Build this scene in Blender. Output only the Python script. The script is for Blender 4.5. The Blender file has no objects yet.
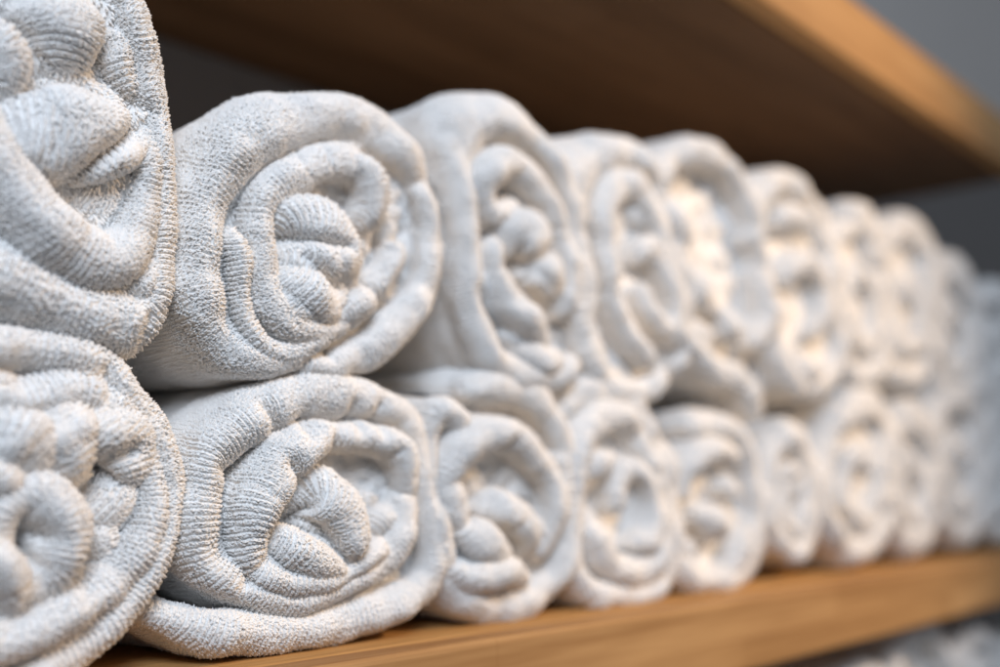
import bpy, math
import numpy as np
from mathutils import Matrix, Vector

# ------------------------------------------------------------------ camera maths
CAM_A, CAM_P, FPX = math.radians(44.0), math.radians(8.4), 1000.0
CAM_Z = 0.071            # camera height above the shelf top
FACE_Y = 0.36            # plane of the rolled ends
BOARD_Y = 0.33           # front edge of the shelf boards
F = np.array([math.cos(CAM_A)*math.cos(CAM_P), math.sin(CAM_A)*math.cos(CAM_P), math.sin(CAM_P)])
R = np.array([math.sin(CAM_A), -math.cos(CAM_A), 0.0])
U = np.array([-math.cos(CAM_A)*math.sin(CAM_P), -math.sin(CAM_A)*math.sin(CAM_P), math.cos(CAM_P)])

def on_face(x, y, fwd=0.0):
    """measured outline point -> real position on the plane of the rolled ends"""
    d = F + R*(x-500)/FPX - U*(y-333.5)/FPX
    k = (FACE_Y-fwd)/d[1]
    q = d*k
    return np.array([q[0], FACE_Y-fwd, q[2]+CAM_Z]), k/FPX

# ------------------------------------------------------------------ noise
_rng = np.random.RandomState(7)
_perm = _rng.permutation(256); _perm = np.concatenate([_perm, _perm, _perm])
_grad = _rng.normal(size=(256, 3)); _grad /= np.linalg.norm(_grad, axis=1)[:, None]
def perlin(p):
    shp = p.shape[:-1]; p = p.reshape(-1, 3)
    i = np.floor(p).astype(np.int64); f = p-i; i &= 255
    w = f*f*f*(f*(f*6-15)+10); out = np.zeros(len(p))
    for dx in (0, 1):
        wx = w[:, 0] if dx else 1-w[:, 0]
        for dy in (0, 1):
            wy = w[:, 1] if dy else 1-w[:, 1]
            for dz in (0, 1):
                wz = w[:, 2] if dz else 1-w[:, 2]
                h = _perm[_perm[_perm[(i[:, 0]+dx) & 255]+((i[:, 1]+dy) & 255)]+((i[:, 2]+dz) & 255)]
                g = _grad[h]
                out += wx*wy*wz*((f[:, 0]-dx)*g[:, 0]+(f[:, 1]-dy)*g[:, 1]+(f[:, 2]-dz)*g[:, 2])
    return (out*1.5).reshape(shp)
def noise1(s, seed, scale):
    s = np.asarray(s, float)
    return perlin(np.stack([s/scale, np.full_like(s, seed*3.71+.3), np.full_like(s, seed*1.37+.7)], -1))

# ------------------------------------------------------------------ materials
def new_mat(name):
    m = bpy.data.materials.new(name); m.use_nodes = True
    nt = m.node_tree; b = nt.nodes['Principled BSDF']
    return m, nt, b
def mat_cotton():
    m, nt, b = new_mat('white_terry')
    b.inputs['Base Color'].default_value = (.80, .795, .785, 1)
    b.inputs['Roughness'].default_value = .95
    b.inputs['Specular IOR Level'].default_value = .12
    b.inputs['Sheen Weight'].default_value = .25
    b.inputs['Sheen Roughness'].default_value = .5
    tc = nt.nodes.new('ShaderNodeTexCoord')
    n = nt.nodes.new('ShaderNodeTexNoise'); n.inputs['Scale'].default_value = 60; n.inputs['Detail'].default_value = 5
    r = nt.nodes.new('ShaderNodeValToRGB')
    r.color_ramp.elements[0].position = .3; r.color_ramp.elements[0].color = (.87, .865, .855, 1)
    r.color_ramp.elements[1].position = .7; r.color_ramp.elements[1].color = (.91, .905, .895, 1)
    nt.links.new(tc.outputs['Object'], n.inputs['Vector'])
    nt.links.new(n.outputs['Fac'], r.inputs['Fac']); nt.links.new(r.outputs['Color'], b.inputs['Base Color'])
    n2 = nt.nodes.new('ShaderNodeTexNoise'); n2.inputs['Scale'].default_value = 1500; n2.inputs['Detail'].default_value = 3
    bp = nt.nodes.new('ShaderNodeBump'); bp.inputs['Strength'].default_value = .5; bp.inputs['Distance'].default_value = .0005
    nt.links.new(tc.outputs['Object'], n2.inputs['Vector'])
    nt.links.new(n2.outputs['Fac'], bp.inputs['Height']); nt.links.new(bp.outputs['Normal'], b.inputs['Normal'])
    # thin cotton loops let light through
    tr = nt.nodes.new('ShaderNodeBsdfTranslucent'); nt.links.new(r.outputs['Color'], tr.inputs['Color'])
    mx = nt.nodes.new('ShaderNodeMixShader'); mx.inputs['Fac'].default_value = .04
    out = nt.nodes['Material Output']
    nt.links.new(b.outputs[0], mx.inputs[1]); nt.links.new(tr.outputs[0], mx.inputs[2]); nt.links.new(mx.outputs[0], out.inputs['Surface'])
    return m
def mat_wood(name, dark, light, off=0.0, edge=False):
    m, nt, b = new_mat(name)
    N = nt.nodes; L = nt.links
    tc = N.new('ShaderNodeTexCoord'); mp = N.new('ShaderNodeMapping')
    mp.inputs['Location'].default_value = (off, off*.7, off*.3)
    mp.inputs['Scale'].default_value = (1.3, 16, 16)
    L.new(tc.outputs['Object'], mp.inputs['Vector'])
    n1 = N.new('ShaderNodeTexNoise'); n1.inputs['Scale'].default_value = 2.2; n1.inputs['Detail'].default_value = 8; n1.inputs['Distortion'].default_value = .6
    L.new(mp.outputs['Vector'], n1.inputs['Vector'])
    mp2 = N.new('ShaderNodeMapping'); mp2.inputs['Scale'].default_value = (14, 300, 300)
    L.new(tc.outputs['Object'], mp2.inputs['Vector'])
    n2 = N.new('ShaderNodeTexNoise'); n2.inputs['Scale'].default_value = 1; n2.inputs['Detail'].default_value = 4
    L.new(mp2.outputs['Vector'], n2.inputs['Vector'])
    # glued staves, about 4 cm wide
    mx = N.new('ShaderNodeMath'); mx.operation = 'MULTIPLY_ADD'; mx.inputs[1].default_value = .32; 
    L.new(n2.outputs['Fac'], mx.inputs[0]); 
    ad = N.new('ShaderNodeMath'); ad.operation = 'MULTIPLY'; ad.inputs[1].default_value = .68
    L.new(n1.outputs['Fac'], ad.inputs[0]); L.new(ad.outputs[0], mx.inputs[2])
    r = N.new('ShaderNodeValToRGB')
    r.color_ramp.elements[0].position = .36; r.color_ramp.elements[0].color = (*dark, 1)
    r.color_ramp.elements[1].position = .64; r.color_ramp.elements[1].color = (*light, 1)
    L.new(mx.outputs[0], r.inputs['Fac'])
    br = N.new('ShaderNodeTexBrick'); br.inputs['Scale'].default_value = 1
    br.inputs['Brick Width'].default_value = .34; br.inputs['Row Height'].default_value = .042; br.inputs['Mortar Size'].default_value = .0004
    br.inputs['Color1'].default_value = (1, 1, 1, 1); br.inputs['Color2'].default_value = (.80, .76, .70, 1); br.inputs['Mortar'].default_value = (.75, .68, .60, 1)
    br.offset = .37
    if edge:
        sx = N.new('ShaderNodeSeparateXYZ'); cx = N.new('ShaderNodeCombineXYZ'); L.new(tc.outputs['Object'], sx.inputs[0])
        L.new(sx.outputs['X'], cx.inputs['X']); L.new(sx.outputs['Z'], cx.inputs['Y']); L.new(cx.outputs[0], br.inputs['Vector'])
        br.inputs['Row Height'].default_value = .024; br.inputs['Mortar Size'].default_value = .00025
    else: L.new(tc.outputs['Object'], br.inputs['Vector'])
    mu = N.new('ShaderNodeMixRGB'); mu.blend_type = 'MULTIPLY'; mu.inputs['Fac'].default_value = .8
    L.new(r.outputs['Color'], mu.inputs['Color1']); L.new(br.outputs['Color'], mu.inputs['Color2'])
    L.new(mu.outputs['Color'], b.inputs['Base Color'])
    b.inputs['Roughness'].default_value = .62; b.inputs['Specular IOR Level'].default_value = .22
    bp = N.new('ShaderNodeBump'); bp.inputs['Strength'].default_value = .12; bp.inputs['Distance'].default_value = .001
    L.new(mx.outputs[0], bp.inputs['Height']); L.new(bp.outputs['Normal'], b.inputs['Normal'])
    return m
def mat_wall():
    m, nt, b = new_mat('grey_wall_paint')
    n = nt.nodes.new('ShaderNodeTexNoise'); n.inputs['Scale'].default_value = 7; n.inputs['Detail'].default_value = 6
    tc = nt.nodes.new('ShaderNodeTexCoord'); nt.links.new(tc.outputs['Object'], n.inputs['Vector'])
    r = nt.nodes.new('ShaderNodeValToRGB')
    r.color_ramp.elements[0].color = (.74, .71, .68, 1); r.color_ramp.elements[1].color = (.80, .77, .74, 1)
    nt.links.new(n.outputs['Fac'], r.inputs['Fac']); nt.links.new(r.outputs['Color'], b.inputs['Base Color'])
    b.inputs['Roughness'].default_value = .8
    return m
COTTON = mat_cotton()
WOOD = mat_wood('oak_board', (.40, .215, .076), (.64, .38, .155))
WOOD_SHADED = mat_wood('shaded_oak_board', (.125, .068, .032), (.195, .108, .054), 5.2)  # same oak, with the underside's shade put into a darker colour
WOOD_EDGE = mat_wood('oak_front_edge', (.36, .195, .078), (.60, .365, .165), 3.1, True)
WALL = mat_wall()

# ------------------------------------------------------------------ mesh assembly
class Bag:
    def __init__(s): s.v = []; s.f4 = []; s.f3 = []; s.n = 0; s.nr = []
    def add(s, v, f4=None, f3=None, nr=None):
        s.v.append(np.asarray(v, np.float32))
        s.nr.append(np.zeros((len(v), 3), np.float32) if nr is None else nr.astype(np.float32))
        if f4 is not None and len(f4): s.f4.append(np.asarray(f4, np.int32)+s.n)
        if f3 is not None and len(f3): s.f3.append(np.asarray(f3, np.int32)+s.n)
        s.n += len(v)
    def mesh(s, name, origin=(0, 0, 0), mat=None, smooth=True):
        v = np.concatenate(s.v) - np.asarray(origin, np.float32)
        f4 = np.concatenate(s.f4) if s.f4 else np.zeros((0, 4), np.int32)
        f3 = np.concatenate(s.f3) if s.f3 else np.zeros((0, 3), np.int32)
        me = bpy.data.meshes.new(name)
        me.vertices.add(len(v)); me.vertices.foreach_set('co', v.ravel())
        me.loops.add(f4.size+f3.size)
        me.loops.foreach_set('vertex_index', np.concatenate([f4.ravel(), f3.ravel()]))
        n = len(f4)+len(f3); me.polygons.add(n)
        st = np.concatenate([np.arange(len(f4))*4, len(f4)*4+np.arange(len(f3))*3]).astype(np.int32)
        me.polygons.foreach_set('loop_start', st)
        me.polygons.foreach_set('use_smooth', np.full(n, smooth))
        me.update(calc_edges=True)
        nr = np.concatenate(s.nr)
        if np.abs(nr).max() > 0:                          # soft pile: loops shade partly with the cloth they grow from
            vn = np.empty(len(v)*3, np.float32); me.vertices.foreach_get('normal', vn); vn = vn.reshape(-1, 3)
            vn = vn*(1-PILE_SOFT*np.linalg.norm(nr, axis=1, keepdims=True))+nr*PILE_SOFT
            vn /= np.linalg.norm(vn, axis=1, keepdims=True)+1e-9
            me.normals_split_custom_set_from_vertices(vn)
        if mat: me.materials.append(mat)
        return me
def link(name, me, loc=(0, 0, 0), parent=None):
    o = bpy.data.objects.new(name, me); bpy.context.scene.collection.objects.link(o)
    o.location = loc
    if parent: o.parent = parent
    return o
PILE_SOFT = .4
def grid_faces(nu, nv, flip=False):
    i = np.arange((nu-1)*(nv-1)); a = (i//(nv-1))*nv + i % (nv-1)
    f = np.stack([a, a+1, a+nv+1, a+nv], 1)
    return f[:, ::-1] if flip else f

def catmull(pts, step):
    pts = np.asarray(pts, float)
    p = np.vstack([2*pts[0]-pts[1], pts, 2*pts[-1]-pts[-2]])
    out = []
    for i in range(1, len(p)-2):
        t = np.linspace(0, 1, 24, endpoint=False)[:, None]
        a, b, c, d = p[i-1], p[i], p[i+1], p[i+2]
        out.append(.5*((2*b)+(-a+c)*t+(2*a-5*b+4*c-d)*t*t+(-a+3*b-3*c+d)*t**3))
    out.append(pts[-1:]); q = np.vstack(out)
    s = np.concatenate([[0], np.cumsum(np.hypot(*np.diff(q[:, :2], axis=0).T))])
    n = max(8, int(s[-1]/step)); u = np.linspace(0, s[-1], n)
    r = np.stack([np.interp(u, s, q[:, k]) for k in range(q.shape[1])], 1)
    return r, u

RIB = .0022
def tufts(bag, pos, nrm, axv, rng, length, rad, extra=0.0):
    n = len(pos)
    if n == 0: return
    # lean along the pile plus a random fuzz
    ax = nrm + axv*rng.uniform(.35, 1.0, (n, 1)) + rng.normal(size=(n, 3))*.075 + extra
    ax /= np.linalg.norm(ax, axis=1)[:, None]
    s1 = np.cross(ax, axv); s1 /= np.linalg.norm(s1, axis=1)[:, None]+1e-9
    s2 = np.cross(ax, s1)
    L = length*rng.uniform(.85, 1.2, (n, 1)); r = rad*rng.uniform(.88, 1.12, (n, 1))
    bend = axv*rng.uniform(-.1, .4, (n, 1))*L + rng.normal(size=(n, 3))*L*.08
    rings = []
    for t, k in ((-.25, .9), (.5, 1.05), (.88, .68)):
        c = pos + ax*L*t + bend*max(t, 0)**2
        for q in range(4):
            an = q*math.pi/2
            rings.append(c + (s1*math.cos(an)*.82+s2*math.sin(an)*1.15)*r*k)
    rings.append(pos+ax*L*1.06+bend)
    v = np.stack(rings, 1).reshape(-1, 3)
    b = (np.arange(n)*13)[:, None]
    f4 = []
    for g in (0, 4):
        for q in range(4):
            f4.append(np.concatenate([b+g+q, b+g+(q+1) % 4, b+g+4+(q+1) % 4, b+g+4+q], 1))
    f3 = [np.concatenate([b+8+q, b+8+(q+1) % 4, b+12], 1) for q in range(4)]
    bag.add(v, np.concatenate(f4), np.concatenate(f3), np.repeat(nrm, 13, axis=0))

def dent(P, creases):
    """pull the cloth back along creases (given as lines on the rolled end)"""
    if not creases: return P
    flat = P.reshape(-1, 3).copy()
    for line, dep, wid in creases:
        q = [on_face(*c)[0][[0, 2]] for c in line]
        best = np.full(len(flat), 1e9)
        xz = flat[:, [0, 2]]
        for a, b in zip(q[:-1], q[1:]):
            ab = b-a; t = np.clip(((xz-a)@ab)/(ab@ab), 0, 1)
            best = np.minimum(best, np.linalg.norm(xz-(a+t[:, None]*ab), axis=1))
        k = np.exp(-np.abs(best/wid)**1.4)*np.clip(1-(flat[:, 1]-FACE_Y)/.03, 0, 1)
        flat[:, 1] += dep*k
    return flat.reshape(P.shape)

def ribbon(bag, pts, seed, lod, outer=False, creases=None, back=.03, inner_back=.028, crumple=1.0, prof=1.4, depth_noise=.0035):
    """one fold of rolled cloth: a thick band on edge, its front rounded over"""
    rng = np.random.RandomState(seed)
    W = []
    for p in pts:
        d = (p[3] if len(p) > 3 else 0)*(.001 if outer or lod else .00135)
        q, px = on_face(p[0], p[1], d)
        W.append((q[0], q[2], p[2]*px, d))
    step = (.0011, .0016, .0026)[lod]
    q, u = catmull(W, step)
    nu = len(q); L = u[-1]
    w = np.clip(q[:, 2], .0015, None)
    w = w*(1+.14*noise1(u, seed, .028)*crumple)*(1 if outer else 1.05)
    d = q[:, 3] + depth_noise*noise1(u, seed+11, .022)*crumple 
    end = np.minimum(u, L-u)
    e = np.sqrt(np.clip(1-(1-np.clip(end/(w*(1.1 if outer else 1.9)), 0, 1))**2, .0, 1))
    if not outer: e = e**1.3
    w = w*np.clip(e, .004, 1)
    tx = np.gradient(q[:, 0]); tz = np.gradient(q[:, 1]); ll = np.hypot(tx, tz)+1e-12
    nx, nz = tz/ll, -tx/ll
    area = np.sum(q[:-1, 0]*q[1:, 1]-q[1:, 0]*q[:-1, 1]) - (q[:, 0].mean()*0)
    c0 = q[:, :2].mean(0); rr = q[:, :2]-c0
    area = np.sum(rr[:-1, 0]*rr[1:, 1]-rr[1:, 0]*rr[:-1, 1])
    if area < 0: nx, nz = -nx, -nz                      # +side is the outside of the roll
    b = w*prof
    yf = FACE_Y - d + b*(1-e)*1.1 + .004*np.clip(1-end/.004, 0, 1)
    wmax = w.max()
    ncap = int(math.pi*wmax/ step)+6
    ph = np.linspace(-math.pi/2, math.pi/2, ncap)
    nb = int(inner_back/step); inn = np.linspace(inner_back, 0, nb, endpoint=False)
    fine = min(.085, back) if outer else back
    out = np.linspace(0, fine, int(fine/step)+1)[1:]
    if outer: out = np.concatenate([out, fine+np.array([.01, .03, .06, .10, .14, .19])])
    lat = np.concatenate([-np.ones(nb), np.sin(ph), np.ones(len(out))])
    dep_cap = np.concatenate([np.ones(nb), 1-np.cos(ph), np.ones(len(out))])
    dep_add = np.concatenate([inn, np.zeros(ncap), out])
    nv = len(lat)
    sgn = lat[None, :]
    X = q[:, 0][:, None]+nx[:, None]*w[:, None]*sgn
    Z = q[:, 1][:, None]+nz[:, None]*w[:, None]*sgn
    Y = yf[:, None]+b[:, None]*dep_cap[None]+dep_add[None]
    P = np.stack([X, Y, Z], -1)
    # the wall of the roll flares a little behind the lip
    if outer:
        fl = np.concatenate([np.zeros(nb+ncap), np.minimum(out, .03)/.03])[None, :]
        amp = (.0012+.002*noise1(u, seed+5, .05))[:, None]*fl
        P[..., 0] += nx[:, None]*amp; P[..., 2] += nz[:, None]*amp
    # shared and private crumpling
    big = np.stack([perlin(P/.030+31.1), perlin(P/.030+67.3), perlin(P/.030+5.7)], -1)
    mid = np.stack([perlin(P/.012+seed*.77+9), perlin(P/.012+seed*.77+29), perlin(P/.012+seed*.77+49)], -1)
    fade = 1/(1+np.clip(P[..., 1:2]-FACE_Y-.02, 0, 1)/.05)
    P = P + (big*.0030 + mid*.0010*crumple)*fade
    # pleats that run across the fold
    uu = np.broadcast_to(u[:, None], (nu, nv))
    vv = np.broadcast_to((dep_add+np.abs(np.arange(nv)-nb-ncap/2)*step)[None], (nu, nv))
    pl = perlin(np.stack([uu/.009, vv/.03, np.full_like(uu, seed*2.3)], -1))
    capw = np.clip(1-dep_add/.012, 0, 1)[None]
    gu = np.gradient(P, axis=0); gv = np.gradient(P, axis=1)
    N = np.cross(gu, gv); N /= np.linalg.norm(N, axis=2, keepdims=True)+1e-12
    if N[nu//2, nb+ncap//2, 1] > 0: N = -N; flip = True
    else: flip = False
    rn = perlin(np.stack([uu/.019+.25*vv/.019, vv/.045, np.full_like(uu, seed*5.1+2)], -1))
    mk = np.clip(perlin(np.stack([uu/.035, vv/.08, np.full_like(uu, seed*1.1+8)], -1))*2.2+.45, 0, 1)
    crs = np.clip(1-np.abs(rn)/.16, 0, 1)**1.5*mk
    P = P + N*((pl*.0005-crs*(.0004 if outer else .0011))*capw*crumple)[..., None]
    P = dent(P, creases)
    if lod < 2:
        # woven ribs
        rib = .5+.5*np.cos(2*math.pi*(uu/RIB+.35*noise1(vv[0], seed, .01)[None]))
        P = P + N*(rib*.00035)[..., None]
    bag.add(P.reshape(-1, 3), grid_faces(nu, nv, flip))
    if lod < 2:
        gu = np.gradient(P, axis=0); gv = np.gradient(P, axis=1)
        N = np.cross(gu, gv); N /= np.linalg.norm(N, axis=2, keepdims=True)+1e-12
        if flip: N = -N
        T = gv/(np.linalg.norm(gv, axis=2, keepdims=True)+1e-12)
        sp = .00085 if lod == 0 else .0017
        # arclength of v for even spacing
        vs = np.linalg.norm(np.diff(P[nu//2], axis=0), axis=1); vs = np.concatenate([[0], np.cumsum(vs)])
        vlim0 = vs[max(nb-int(.012/step), 0)]
        vmax = vs[nb+ncap+ (int(min(.075, fine)/step)-2 if outer else int(.012/step))]
        vk = np.arange(vlim0, vmax, sp); uk = np.arange(RIB*.4, L-RIB*.4, RIB)
        if lod == 0: uk = (uk[:, None]+np.array([-.30, 0, .30])*RIB).ravel()
        UU, VV = np.meshgrid(uk, vk, indexing='ij')
        UU = UU+rng.normal(size=UU.shape)*RIB*.06; VV = VV+rng.normal(size=VV.shape)*sp*.3+((np.arange(len(uk))*.618 % 1)*sp)[:, None]
        iu = np.clip((UU/L*(nu-1)).round().astype(int), 0, nu-1)
        iv = np.clip(np.interp(VV, vs, np.arange(nv)).round().astype(int), 0, nv-1)
        iu = iu.ravel(); iv = iv.ravel()
        sgnv = np.where(iv > nb+ncap//2, -1.0, 1.0)[:, None]    # pile leans to the front edge
        # long loops over the front folds, short ones flattened on the outer wrap
        lf = np.clip(1.0-np.clip(dep_add[iv]-.004, 0, 1)/.016, .5, 1)[:, None] if outer else 1.0
        ex = 0.0
        if lod == 0:                                       # loops of one rib lean together
            off = np.tile(np.array([-1, 0, 1.0]), len(uk)//3)
            Ud = gu/(np.linalg.norm(gu, axis=2, keepdims=True)+1e-12)
            ex = -.42*np.repeat(off, len(vk))[:, None]*Ud[iu, iv]
        tufts(bag, P[iu, iv], N[iu, iv], T[iu, iv]*sgnv, rng, (.0019 if lod == 0 else .0016)*lf, .00052 if lod == 0 else .0008, ex)

def core(bag, ring, seed, depth=.010, lod=2):
    """cloth seen at the bottom of the gaps between the folds"""
    pts = np.array([[*on_face(p[0], p[1], -depth)[0][[0, 2]]] for p in ring])
    c = pts.mean(0); n = 64
    rr = np.vstack([pts, pts[:1]]); s = np.concatenate([[0], np.cumsum(np.hypot(*np.diff(rr, axis=0).T))])
    u = np.linspace(0, s[-1], n); e = np.stack([np.interp(u, s, rr[:, k]) for k in (0, 1)], 1)
    t = np.linspace(0.01, 1, 26)
    XZ = c+(e-c)[:, None, :]*t[None, :, None]
    P = np.stack([XZ[..., 0], np.full((n, 26), FACE_Y+depth), XZ[..., 1]], -1)
    P[..., 1] += .007*perlin(P/.016+seed*1.9)+.003*perlin(P/.007+seed)
    bag.add(P.reshape(-1, 3), grid_faces(n, 26))
    if lod == 0:
        rng = np.random.RandomState(seed+99)
        x0, x1, z0, z1 = P[..., 0].min(), P[..., 0].max(), P[..., 2].min(), P[..., 2].max()
        gx, gz = np.meshgrid(np.arange(x0, x1, RIB), np.arange(z0, z1, .00115))
        gx = gx.ravel()+rng.normal(size=gx.size)*.0003; gz = gz.ravel()+rng.normal(size=gx.size)*.0003
        ins = np.zeros(gx.size, bool); j = len(e)-1
        for i in range(len(e)):
            (xi, zi), (xj, zj) = e[i], e[j]
            if zi != zj: ins ^= ((zi > gz) != (zj > gz)) & (gx < (xj-xi)*(gz-zi)/(zj-zi)+xi)
            j = i
        gx, gz = gx[ins], gz[ins]
        def hgt(a, b):
            q = np.stack([a, np.full_like(a, FACE_Y+depth), b], -1)
            return FACE_Y+depth+.007*perlin(q/.016+seed*1.9)+.003*perlin(q/.007+seed)
        y = hgt(gx, gz); h = .0005
        nr = np.stack([(hgt(gx+h, gz)-y)/h, -np.ones_like(y), (hgt(gx, gz+h)-y)/h], -1); nr /= np.linalg.norm(nr, axis=1)[:, None]
        tufts(bag, np.stack([gx, y, gz], -1), nr, np.tile([[.3, 0, -.95]], (len(y), 1)), rng, .0019, .0006)

def towel(label, outer, inners=(), creases=None, seed=1, lod=2, group='towels', ring=None, crumple=1.0, name='rolled_towel', core_depth=.014):
    bag = Bag()
    cr = [(l, d_*.0014, w_*.001) for l, d_, w_ in creases] if creases else None
    ribbon(bag, outer, seed, lod, outer=True, back=.30, creases=cr, crumple=crumple)
    for k, r in enumerate(inners):
        opt = {}
        if isinstance(r, dict): opt = dict(r); r = opt.pop('p')
        ribbon(bag, r, seed*10+k, lod, creases=cr, crumple=crumple, **opt)
    core(bag, ring or outer, seed, core_depth, lod)
    v = np.concatenate(bag.v)
    org = (float((v[:, 0].min()+v[:, 0].max())/2), FACE_Y+.1, float(v[:, 2].min()))
    o = link(name, bag.mesh(name, org, COTTON), org)
    o['label'] = label; o['category'] = 'towel'; o['group'] = group
    return o

def spiral(cx, cy, rx, ry, w, turns, seed, th0=-2.0, squash=0.0, d_in=2.0, ccw=1):
    rng = np.random.RandomState(seed); n = int(turns*13); pts = []
    ph = rng.uniform(0, 6.28, 4)
    for i in range(n+1):
        t = i/n; th = th0+ccw*t*turns*2*math.pi
        k = 1-t*(1-.10)
        tn = t*turns; k = 1-.07*tn if tn < 1 else .93-(tn-1)/(turns-1)*.80
        k = k*(1+.06*math.sin(2*th+ph[0])+.05*math.sin(3*th+ph[1])*(t > .3)+.07*math.sin(5.3*th+ph[2])*(t > .4))
        ww = w*(1+.25*math.sin(4.1*th+ph[3]))*(1-.25*t)
        pts.append((cx+(rx-w*.75)*k*math.cos(th), cy+(ry-w)*k*math.sin(th), ww, d_in*math.sin(3.3*th+ph[1])*(t > .25)))
    return pts

UP, LO = 'rolled towels in the upper row', 'rolled towels in the lower row on the board'
# ------------------------------------------------------------------ nearest towels (traced folds)
#%%TOWELS
towel('nearest upper rolled towel, cut off by the left edge, with big drooping folds',
 outer=[(-150,60,26),(-120,-40,26),(-60,-95,24),(0,-100,22),(60,-80,20),(105,-40,18),(133,0,17),(148,45,16),(157,90,15),(163,135,12),(166,180,10),(165,225,10),(165,270,11),(159,303,15),(135,320,29,3),(90,308,32,4),(45,290,34,4),(0,268,34,3),(-60,245,30,2),(-110,200,24,0),(-130,140,24)],
 inners=[[(-40,40,16,-3),(-15,22,19,2),(8,35,17,4),(12,62,15,3),(2,85,14,0),(-15,100,12,-4)],
  {'p':[(20,-40,30,-2),(55,-20,38,2),(72,20,42,5),(74,50,42,5),(70,85,34,-1)],'prof':.7},
  {'p':[(108,10,10,-8),(118,35,12,-4),(124,60,13,-2),(132,85,12,-3),(140,110,11,-5)]},
  {'p':[(-20,140,34,-2),(20,128,42,4),(60,130,46,8),(100,134,42,8),(135,142,28,3),(150,160,14,-4)],'prof':.75},
  [(138,105,10,-4),(147,140,11,-1),(150,180,12,0),(147,212,15,2),(136,240,20,4),(113,256,25,6),(85,247,29,7),(58,228,31,8),(35,203,30,7),(15,170,28,5),(-5,125,24,2),(-30,75,20,-2)],
  {'p':[(60,170,20,-9),(95,190,34,-5),(125,198,32,-4),(146,215,18,-6)],'prof':.8},
  [(158,240,10,-6),(153,268,13,-3),(140,283,14,-2),(115,276,13,-5),(80,262,10,-8)]],
 creases=[([(150,112),(122,138),(98,155),(68,182)],9,3.0),([(108,42),(98,60),(90,84)],7,3),([(150,316),(148,345)],4,3)],
 seed=3, lod=0, group=UP, core_depth=.006)
towel('nearest lower rolled towel, bottom left corner, with a small dark hole in its coil',
 outer=[(-160,560,22),(-165,480,22),(-140,400,22),(-90,355,22),(-40,345,21),(5,348,21),(45,354,20),(80,360,19),(112,372,17),(136,392,14),(153,418,13),(166,450,11),(173,485,11),(174,515,12),(168,548,13),(153,582,14),(130,612,15),(100,641,16),(65,664,17),(20,688,17),(-40,700,17),(-100,670,18),(-140,620,18)],
 inners=[[(-120,420,18),(-70,400,18),(-20,394,18,0),(20,392,18,1),(55,392,17,2),(85,390,16,2),(115,398,16,2),(136,415,14,1),(149,442,12,1),(156,475,12,1),(157,510,14,1),(150,545,17,2),(131,575,21,3),(104,597,24,4),(74,616,24,5),(42,632,23,5),(8,640,21,4),(-40,632,19,2),(-90,590,18)],
  {'p':[(-45,410,18,-3),(-10,425,24,3),(20,435,30,7),(44,452,24,6),(62,478,14,-1),(70,495,8,-6)],'prof':.8},
  {'p':[(40,385,20,-3),(62,410,26,4),(78,436,27,6),(86,462,18,3),(88,490,10,-5)],'prof':.8},
  {'p':[(92,398,18,-4),(114,418,28,3),(134,440,24,4),(140,468,15,1),(134,495,10,-5)],'prof':.7},
  {'p':[(75,475,18,-10),(105,492,30,-3),(130,508,26,-1),(148,525,14,-5)],'prof':.7},
  [(90,510,12,-8),(108,535,16,-4),(112,560,16,-4),(95,580,12,-6)],
  [(28,548,5,-9),(22,560,9,-3),(8,562,12,0),(-2,542,13,1),(4,513,16,3),(26,494,21,5),(50,494,24,6),(68,515,23,7),(70,545,22,7),(60,572,21,7),(36,590,19,6),(8,598,17,5),(-20,575,16)],
  [(-50,535,13,0),(-18,548,17,6),(6,572,19,9),(18,598,15,7),(20,622,8,-2)],
  [(-50,450,15,0),(-18,462,18,5),(8,478,18,6),(20,500,12,1),(20,520,7,-6)]],
 creases=[([(100,462),(85,485)],6,4),([(39,536),(34,530)],8,3.0),([(35,372),(20,378)],5,3.5),([(110,368),(112,392)],4,3),([(130,450),(108,462)],5,3)],
 seed=5, lod=0, group=LO)
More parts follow.
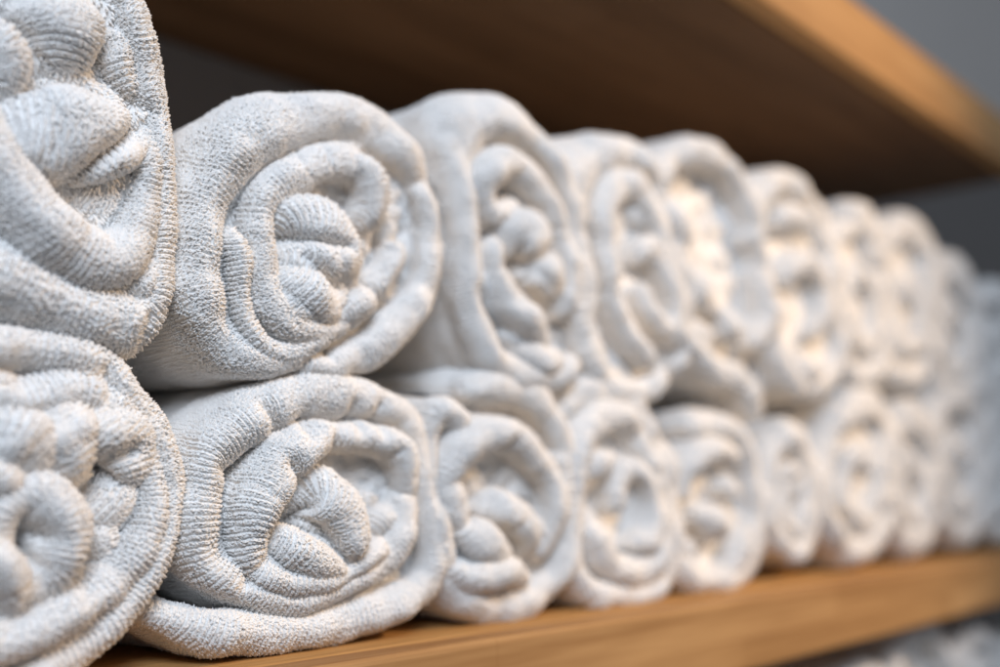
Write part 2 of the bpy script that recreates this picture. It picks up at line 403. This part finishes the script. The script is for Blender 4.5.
towel('sharp rolled towel of the upper row with smooth outer wrap and fanned central folds',
 outer=[(300,366,8,-2),(333,372,9),(352,360,13,2),(385,342,17,4),(412,320,17,3),(429,292,13),(436,262,9),(434,225,9,-2),(427,185,11,-2),(410,150,16),(383,125,20),(350,112,23),(310,114,26),(275,124,31),(246,144,34),(225,178,33),(211,222,29),(207,265,29),(213,302,29),(229,334,24),(255,355,17),(283,360,13),(308,352,11,2)],
 inners=[[(243,225,9,2),(246,255,8,3),(249,285,8,3),(254,315,8,3),(266,340,10,3),(285,350,12,3),(308,346,12,3),(330,332,13,3),(350,312,14,3),(372,296,14,3),(390,280,12,3),(399,262,10,2),(402,240,9,0)],
  [(352,228,8,-3),(366,216,12,0),(376,198,13,2),(375,174,15,3),(357,158,16,3),(328,161,18,3),(298,174,17,2),(275,194,14,2),(266,222,12,2),(266,252,12,3),(273,282,13,4),(284,306,13,5),(298,323,13,4),(318,331,12,2),(338,322,10,-2),(352,305,8,-7)],
  [(346,190,12,-7),(338,202,8,-8)],
  {'p':[(272,240,12,-4),(295,225,24,4),(320,221,30,8),(342,235,25,9),(354,258,18,8),(352,280,12,2),(342,300,8,-4)],'prof':.85},
  [(275,252,12,0),(300,254,16,6),(325,257,17,9),(345,265,16,6),(360,280,11,-3)],
  [(278,262,12,1),(298,275,16,7),(317,291,18,8),(330,308,14,4),(337,322,9,-6)],
  [(282,268,12,1),(288,290,15,4),(302,306,15,5),(320,318,11,-2),(332,324,8,-8)],
  {'p':[(305,262,18,2),(330,278,20,4),(340,300,15,2),(330,322,9,-3)],'prof':.8},
  [(388,240,9,-4),(397,250,10,-1),(390,275,10,-1)],
  [(405,190,12,-12),(415,225,14,-12),(412,265,14,-12)],
  [(310,352,10,-4),(335,335,10,-4)]],
 creases=[([(285,243),(312,243),(335,250)],5,2.6),([(298,258),(318,282),(332,290)],4,2.6),([(405,200),(425,180)],3,4),([(372,262),(395,252)],4,3),([(365,286),(378,300)],4,3)],
 seed=8, lod=0, group=UP, core_depth=.012)
towel('sharp rolled towel of the lower row with rumpled rose-like coil and loose flap underneath',
 outer=[(112,598,6,-30),(132,606,9,-20),(155,615,11,-10),(180,623,12,-4),(205,631,16,0),(228,636,20,3),(252,632,20,3),(275,631,19,3),(300,632,17,3),(335,628,17,3),(375,617,18,3),(410,600,17,2),(434,578,14,1),(440,552,12),(436,525,13),(431,492,13),(427,462,13),(419,430,13),(403,408,14),(383,398,17),(358,396,19,1),(328,394,21,2),(298,402,25,2),(268,416,27,2),(240,434,24,2),(219,456,21,2),(210,482,20,2),(208,512,20,2),(212,545,21,2),(228,572,19,3),(252,590,16,3),(285,597,14,3),(318,597,13,4),(350,588,13,4),(380,572,13,4),(400,550,12,3),(410,518,11,2),(410,490,10,0)],
 inners=[[(410,500,8,-2),(410,465,11,1),(402,446,12,3),(383,438,13,4),(360,437,13,5),(338,438,14,6),(315,448,19,7),(290,470,25,8),(268,500,26,8),(258,532,20,7),(262,562,14,6),(284,577,11,5),(312,580,10,5),(342,578,9,5),(370,564,11,4),(392,548,11,2)],
  {'p':[(285,520,10,-7),(300,500,15,0),(324,490,20,7),(345,502,21,9),(356,528,16,9),(354,555,10,7),(345,575,6,0)],'prof':1.0},
  [(262,535,12,0),(285,540,17,6),(308,550,19,8),(330,563,15,7),(352,572,8,2)],
  [(290,522,10,-2),(312,532,13,3),(332,546,10,4),(345,560,6,2)],
  {'p':[(330,455,16,-12),(355,462,20,-11),(378,478,22,-11),(384,505,20,-10),(372,535,15,-9)],'prof':.7},
  [(368,540,12,-5),(388,525,15,0),(404,510,13,0),(412,488,9,-4)],
  [(310,388,14,0),(330,400,14,3)]],
 creases=[([(262,408),(278,430)],4,3.5),([(308,421),(300,432)],8,3),([(355,405),(358,428)],5,3),([(383,405),(378,430)],5,3.5),([(282,466),(298,490)],5,3.5),([(330,440),(338,455),(336,475)],6,3.2),([(296,527),(322,538),(338,556)],5,2.2),([(256,560),(240,585)],3,3),([(232,472),(222,468)],4,3),([(395,450),(385,465)],4,3)],
 seed=11, lod=0, group=LO, ring=[(230,590),(400,590),(425,500),(400,415),(320,400),(240,440),(215,500)])
# ------------------------------------------------------------------ softer, farther towels
towel('third towel of the upper row, tall oval, with a wide smooth band at left',
 outer=[(580,362,8),(562,376,11,2),(536,376,15,3),(508,366,15,2),(490,345,14),(481,308,14),(476,270,13),(472,230,13),(469,190,17),(465,155,25),(474,124,31),(494,114,25),(515,118,19),(537,132,14),(553,152,11),(566,180,9),(578,220,9),(587,260,9),(591,300,9),(588,338,9)],
 inners=[[(497,240,7,0),(500,270,12,4),(518,300,15,7),(538,325,14,7),(553,346,9,4)],[(522,200,9,-3),(510,208,11,1),(497,212,12,2),(489,190,12,3),(498,168,14,5),(515,158,14,5),(535,172,12,3),(551,197,11,2),(566,235,10,2),(575,272,10,2),(572,302,9,2),(560,318,8)],
  {'p':[(508,262,12,-2),(520,238,20,4),(537,228,22,7),(550,246,18,6),(558,278,12,3),(560,310,8,-4)],'prof':.85},{'p':[(520,275,14,-2),(540,268,18,2),(553,285,12,2),(560,310,8,-4)],'prof':.8},[(505,325,10,0),(525,345,14,3),(548,362,12,4),(568,358,9,3)],[(540,175,12,-8),(560,220,10,-8)]],
 creases=[([(522,270),(540,255),(552,245)],6,3),([(485,260),(492,300),(500,345)],5,3)],
 seed=14, lod=0, group=UP)
towel('third towel of the lower row, open middle, small curled lobe at its upper left',
 outer=[(470,428,7,2),(460,412,12,4),(442,412,12,2),(437,440,11),(438,480,10),(443,525,11),(450,565,13),(468,594,16),(500,608,16),(530,604,15),(556,588,14),(572,558,12),(577,515,11),(574,470,11),(565,430,12),(548,402,14),(522,388,16),(490,386,16),(465,392,12,-3)],
 inners=[[(446,500,8),(455,480,12,3),(466,463,13,5),(482,445,16,6),(503,434,15,6),(526,440,13,4),(544,458,11,3),(557,482,10,3),(562,512,10,3),(553,540,12,3),(540,552,10,1)],[(448,468,9,-4),(460,484,14,4),(467,508,14,5),(461,532,12,0),(450,550,8,-5)],{'p':[(458,515,9,-5),(474,528,18,5),(494,547,19,7),(514,566,10,-2)],'prof':1.0},
  [(452,560,11,2),(470,575,14,5),(492,582,14,6),(518,574,15,5),(536,578,9,2)],[(474,500,8,-5),(496,503,15,3),(520,511,16,5),(531,532,12,2),(528,556,7,-5)],[(530,500,16,-8),(515,470,16,-9),(495,490,14,-9)],[(540,530,10,3),(550,528,9,2)]],
 creases=[([(505,445),(508,462)],6,3.5),([(470,478),(482,474)],4,3)],
 seed=17, lod=0, group=LO, core_depth=.014)
towel('fourth towel of the upper row, narrow ring in front of a smooth rounded wrap',
 outer=[(668,372,9,-4),(655,388,11,-3),(636,393,13,-2),(614,385,14),(598,360,13),(588,320,13),(583,280,13),(581,240,14),(580,203,20),(586,170,27),(605,156,25),(632,151,18),(656,166,14),(671,195,10),(682,235,9),(689,280,9),(691,325,9),(687,355,9,-2),(677,374,9,-5)],
 inners=[[(660,362,8,2),(640,340,11,4),(625,310,12,5),(616,275,12,5),(612,235,12,5),(614,203,14,5),(628,184,15,5),(646,186,12,4),(660,210,10,3),(671,242,9,3),(680,280,9,3),(686,318,9,3),(680,345,9,3)],
  [(646,258,8,3),(656,242,10,4),(668,258,9,4),(677,288,8,4),(682,318,8,4),(670,328,8,3),(654,308,8,3),(647,280,8,3)],[(632,205,9,-5),(650,220,9,-6)],[(600,366,8,3),(612,372,9,3)]],
 seed=20, lod=1, group=UP)
towel('fourth towel of the lower row, upright oval ring with thick wrap arching over its back',
 outer=[(566,420,14,-5),(580,400,17,-3),(600,391,18,-2),(625,394,16,-2),(646,412,13),(662,445,10),(672,480,10),(680,520,10),(678,560,11),(662,588,12),(635,598,12),(605,596,12),(586,575,12),(575,535,12),(569,490,12),(566,450,12)],
 inners=[[(585,540,9),(582,500,11,3),(584,460,12,4),(594,430,13,5),(612,416,14,5),(634,420,14,4),(652,442,12,3),(663,470,10,3),(669,505,10,3),(668,540,10,3),(656,568,12,4),(636,574,15,5),(616,560,14,5),(602,535,12,4),(593,505,10,3)],[(588,472,9,4),(606,464,12,6),(618,456,8,4)],
  [(622,515,8,1),(624,485,9,2),(638,466,10,3),(653,478,8,3),(659,508,8,3),(655,538,10,5),(640,548,10,5)],[(640,500,12,-8),(640,520,12,-8)]],
 creases=[([(628,430),(632,445)],5,3),([(640,430),(636,445)],4,3)],
 seed=23, lod=1, group=LO, core_depth=.014)
towel('fifth towel of the upper row, hollow grey pocket and a pointed lobe hanging below',
 outer=[(762,420,8),(757,398,12,2),(745,378,14,3),(722,366,16,3),(700,350,13,2),(682,320,11),(672,280,11),(668,235,12),(667,195,13),(673,168,15),(689,153,16),(710,150,15),(731,162,12),(746,185,10),(758,215,9),(767,255,9),(773,295,9),(771,325,10),(760,346,12,2)],
 inners=[{'p':[(670,190,11,0),(682,210,16,4),(694,232,17,6),(696,255,13,2)],'back':.06,'inner_back':.06},{'p':[(680,262,12,-2),(698,272,18,5),(714,290,22,7),(724,312,17,4)],'back':.06,'inner_back':.06},{'p':[(724,312,12,2),(738,325,16,5),(745,342,11,2)],'back':.06,'inner_back':.06},{'p':[(686,300,14,-4),(700,330,16,0),(720,348,12,0)],'back':.06,'inner_back':.06}],
 seed=26, lod=1, group=UP, core_depth=.022)
towel('fifth towel of the lower row, flat on top, with puffy lobes inside its ring',
 outer=[(690,428,13,-2),(720,424,13,-1),(744,436,12),(757,470,10),(763,515,10),(760,552,11),(745,574,12),(718,582,12),(694,574,13),(680,548,12),(674,510,12),(671,470,13),(674,440,14)],
 inners=[[(690,500,8),(693,475,9,3),(705,456,11,5),(728,450,12,5),(746,460,9,3)],[(733,488,12,5),(748,488,12,5)],[(702,515,11,4),(722,520,16,7),(732,538,10,4)],[(736,575,9,3),(750,556,14,5),(756,530,10,3)],[(690,540,9,1),(700,560,10,2)]],
 seed=29, lod=1, group=LO, core_depth=.016)
towel('sixth towel of the upper row, blurred, puffed roll under its rounded top edge',
 outer=[(762,250,11),(762,215,13),(771,190,15),(787,180,15),(808,190,14),(824,215,12),(836,250,10),(845,290,10),(849,335,10),(842,368,12),(820,386,13),(798,380,12),(782,345,12),(773,300,12),(766,265,11)],
 inners=[[(785,225,12,3),(800,215,14,5),(818,222,9,3)],[(795,290,9,2),(798,268,13,5),(815,262,13,5),(828,285,9,3),(830,315,9,3),(818,335,10,3)],[(800,355,10,3),(815,370,14,6),(828,372,9,3)]],
 seed=32, lod=1, group=UP, core_depth=.014)
towel('sixth towel of the lower row, narrow and blurred, squeezed between two fuller rolls',
 outer=spiral(797,494,32,76,12,2.4,34), seed=34, lod=1, group=LO)
towel('seventh towel of the upper row, blurred, bright lobe above a round grey hollow',
 outer=spiral(866,296,42,96,14,2.3,37), seed=37, lod=1, group=UP)
towel('seventh towel of the lower row, blurred, tall broad ring rising above its neighbours',
 outer=spiral(865,476,46,91,14,2.3,39), seed=39, lod=1, group=LO)
towel('eighth towel of the upper row, strongly blurred, against the dark wall beyond the shelf',
 outer=spiral(912,303,42,98,14,2.3,41), seed=41, lod=1, group=UP)
towel('eighth towel of the lower row, strongly blurred, just right of the broad ring',
 outer=spiral(917,480,38,82,14,2.3,43), seed=43, lod=1, group=LO)
towel('ninth towel of the upper row, greyish, lower than its neighbours near the right edge',
 outer=spiral(957,330,38,82,14,2.3,45), seed=45, lod=1, group=UP)
towel('ninth rolled towel of the lower row, greyish and blurred at the right edge',
 outer=spiral(964,466,40,88,15,2.3,47), seed=47, lod=1, group=LO)
towel('last visible rolled towel of the upper row, half cut off by the right edge',
 outer=spiral(1004,345,33,70,13,2.3,49), seed=49, lod=1, group=UP)
towel('last visible rolled towel of the lower row, half cut off by the right edge',
 outer=spiral(1010,470,32,78,13,2.3,51), seed=51, lod=1, group=LO)
#%%END

# ------------------------------------------------------------------ shelf
def rounded_box(name, x0, x1, y0, y1, z0, z1, mat, parent, r=.0025, org=None):
    import bmesh
    bm = bmesh.new(); bmesh.ops.create_cube(bm, size=1)
    for v in bm.verts:
        v.co = Vector(((x0+x1)/2+v.co.x*(x1-x0), (y0+y1)/2+v.co.y*(y1-y0), (z0+z1)/2+v.co.z*(z1-z0)))
    bmesh.ops.bevel(bm, geom=bm.edges[:], offset=r, segments=3, profile=.5, affect='EDGES')
    me = bpy.data.meshes.new(name); bm.to_mesh(me); bm.free(); me.materials.append(mat)
    for p in me.polygons: p.use_smooth = False
    return link(name, me, (0, 0, 0), parent)
def board(label, x0, x1, z0, z1, panel=None):
    e = bpy.data.objects.new('shelf_board', None); bpy.context.scene.collection.objects.link(e)
    e.location = (0, 0, 0); e['label'] = label; e['category'] = 'shelf'; e['group'] = 'oak shelf boards'
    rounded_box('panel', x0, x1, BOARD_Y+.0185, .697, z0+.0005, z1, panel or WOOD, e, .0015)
    rounded_box('front_edge', x0, x1, BOARD_Y, BOARD_Y+.018, z0, z1, WOOD_EDGE, e, .003)
    return e
board('pale oak shelf board carrying both rows of rolled towels', -.5, 2.0, -.044, 0)
board('oak shelf board overhead, dark underneath, ending near the right edge', -.5, 1.19, .338+CAM_Z, .395+CAM_Z, WOOD_SHADED)
board('lowest oak shelf board, under the blurred towels at the bottom right', -.5, 2.0, -.46, -.416)

# towels on the board below
lower_tier = (('nearest', 'at the left end of what shows there'), ('second', 'just right of the nearest one there'), ('third', 'left of the farthest one there'), ('farthest', 'in the bottom right corner'))
for k, (cx, (lab, where)) in enumerate(zip((.80, .93, 1.06, 1.19), lower_tier)):
    for row, z in ((1, -.245-.004*k),):
        src = bpy.data.objects['rolled_towel.0%02d' % (6+k*2)]
        o = src.copy(); bpy.context.scene.collection.objects.link(o); o.scale = (1, 1, 1)
        o.location = (cx, FACE_Y+.10, z)
        o['label'] = 'blurred towel under the shelf board, ' + where
        o['group'] = 'towels on the shelf below'
#%%LOWTIER

# ------------------------------------------------------------------ wall and floor
def sheet(name, co, mat):
    me = bpy.data.meshes.new(name); me.from_pydata(co, [], [(0, 1, 2, 3)]); me.materials.append(mat)
    o = link(name, me); o['kind'] = 'structure'; return o
sheet('wall', [(-2.5, .76, -.95), (7, .76, -.95), (7, .76, 2.4), (-2.5, .76, 2.4)], WALL)
m, nt, b = new_mat('wall_shade_grey'); b.inputs['Base Color'].default_value = (.175, .165, .16, 1); b.inputs['Roughness'].default_value = .6
bp_ = rounded_box('wall_shade_panel', -.6, 3.4, .70, .716, -.93, .76, m, None, .0015)  # added dark sheet, gives the wall below the upper board its shade
bp_['label'] = 'dark grey panel added for the shade behind the towels and shelf boards'; bp_['category'] = 'panel'
m, nt, b = new_mat('floor_grey'); b.inputs['Base Color'].default_value = (.28, .26, .24, 1); b.inputs['Roughness'].default_value = .6
sheet('floor', [(-2.5, -3, -.95), (6, -3, -.95), (6, .76, -.95), (-2.5, .76, -.95)], m)

# ------------------------------------------------------------------ light
def area(name, loc, aim, size, power, col):
    l = bpy.data.lights.new(name, 'AREA'); l.shape = 'DISK'; l.size = size; l.energy = power; l.color = col
    o = bpy.data.objects.new(name, l); bpy.context.scene.collection.objects.link(o)
    o.location = loc; o.rotation_euler = (Vector(aim)-Vector(loc)).to_track_quat('-Z', 'Y').to_euler()
    return o
l = bpy.data.lights.new('warm_spot', 'SPOT'); l.energy = 74; l.color = (1, .68, .40); l.shadow_soft_size = .07
l.spot_size = math.radians(50); l.spot_blend = 1.0
o = bpy.data.objects.new('warm_spot', l); bpy.context.scene.collection.objects.link(o)
o.location = (1.20, -.58, .86); o.rotation_euler = (Vector((.56, .36, .12))-Vector(o.location)).to_track_quat('-Z', 'Y').to_euler()
area('cool_fill_light', (-.30, -.52, .82), (.30, .36, .1), .55, 12.8, (.77, .865, 1.0))  # unseen lamp added for cool fill from the left front
w = bpy.data.worlds.new('World'); bpy.context.scene.world = w; w.use_nodes = True
w.node_tree.nodes['Background'].inputs[0].default_value = (.80, .88, 1, 1)
w.node_tree.nodes['Background'].inputs[1].default_value = .225

# ------------------------------------------------------------------ camera
cd = bpy.data.cameras.new('camera'); co = bpy.data.objects.new('camera', cd)
bpy.context.scene.collection.objects.link(co)
co.matrix_world = Matrix(((R[0], U[0], -F[0], 0), (R[1], U[1], -F[1], 0), (R[2], U[2], -F[2], CAM_Z), (0, 0, 0, 1)))
cd.sensor_width = 36; cd.lens = 36; cd.clip_start = .01; cd.clip_end = 50
cd.dof.use_dof = True; cd.dof.focus_distance = .400
cd.dof.aperture_fstop = .036/.0144
sc = bpy.context.scene; sc.camera = co
sc.view_settings.view_transform = 'Standard'; sc.view_settings.look = 'None'
sc.view_settings.exposure = 0; sc.view_settings.gamma = 1
sc.render.engine = 'CYCLES'; sc.cycles.max_bounces = 10; sc.cycles.diffuse_bounces = 7
sc.cycles.use_denoising = True
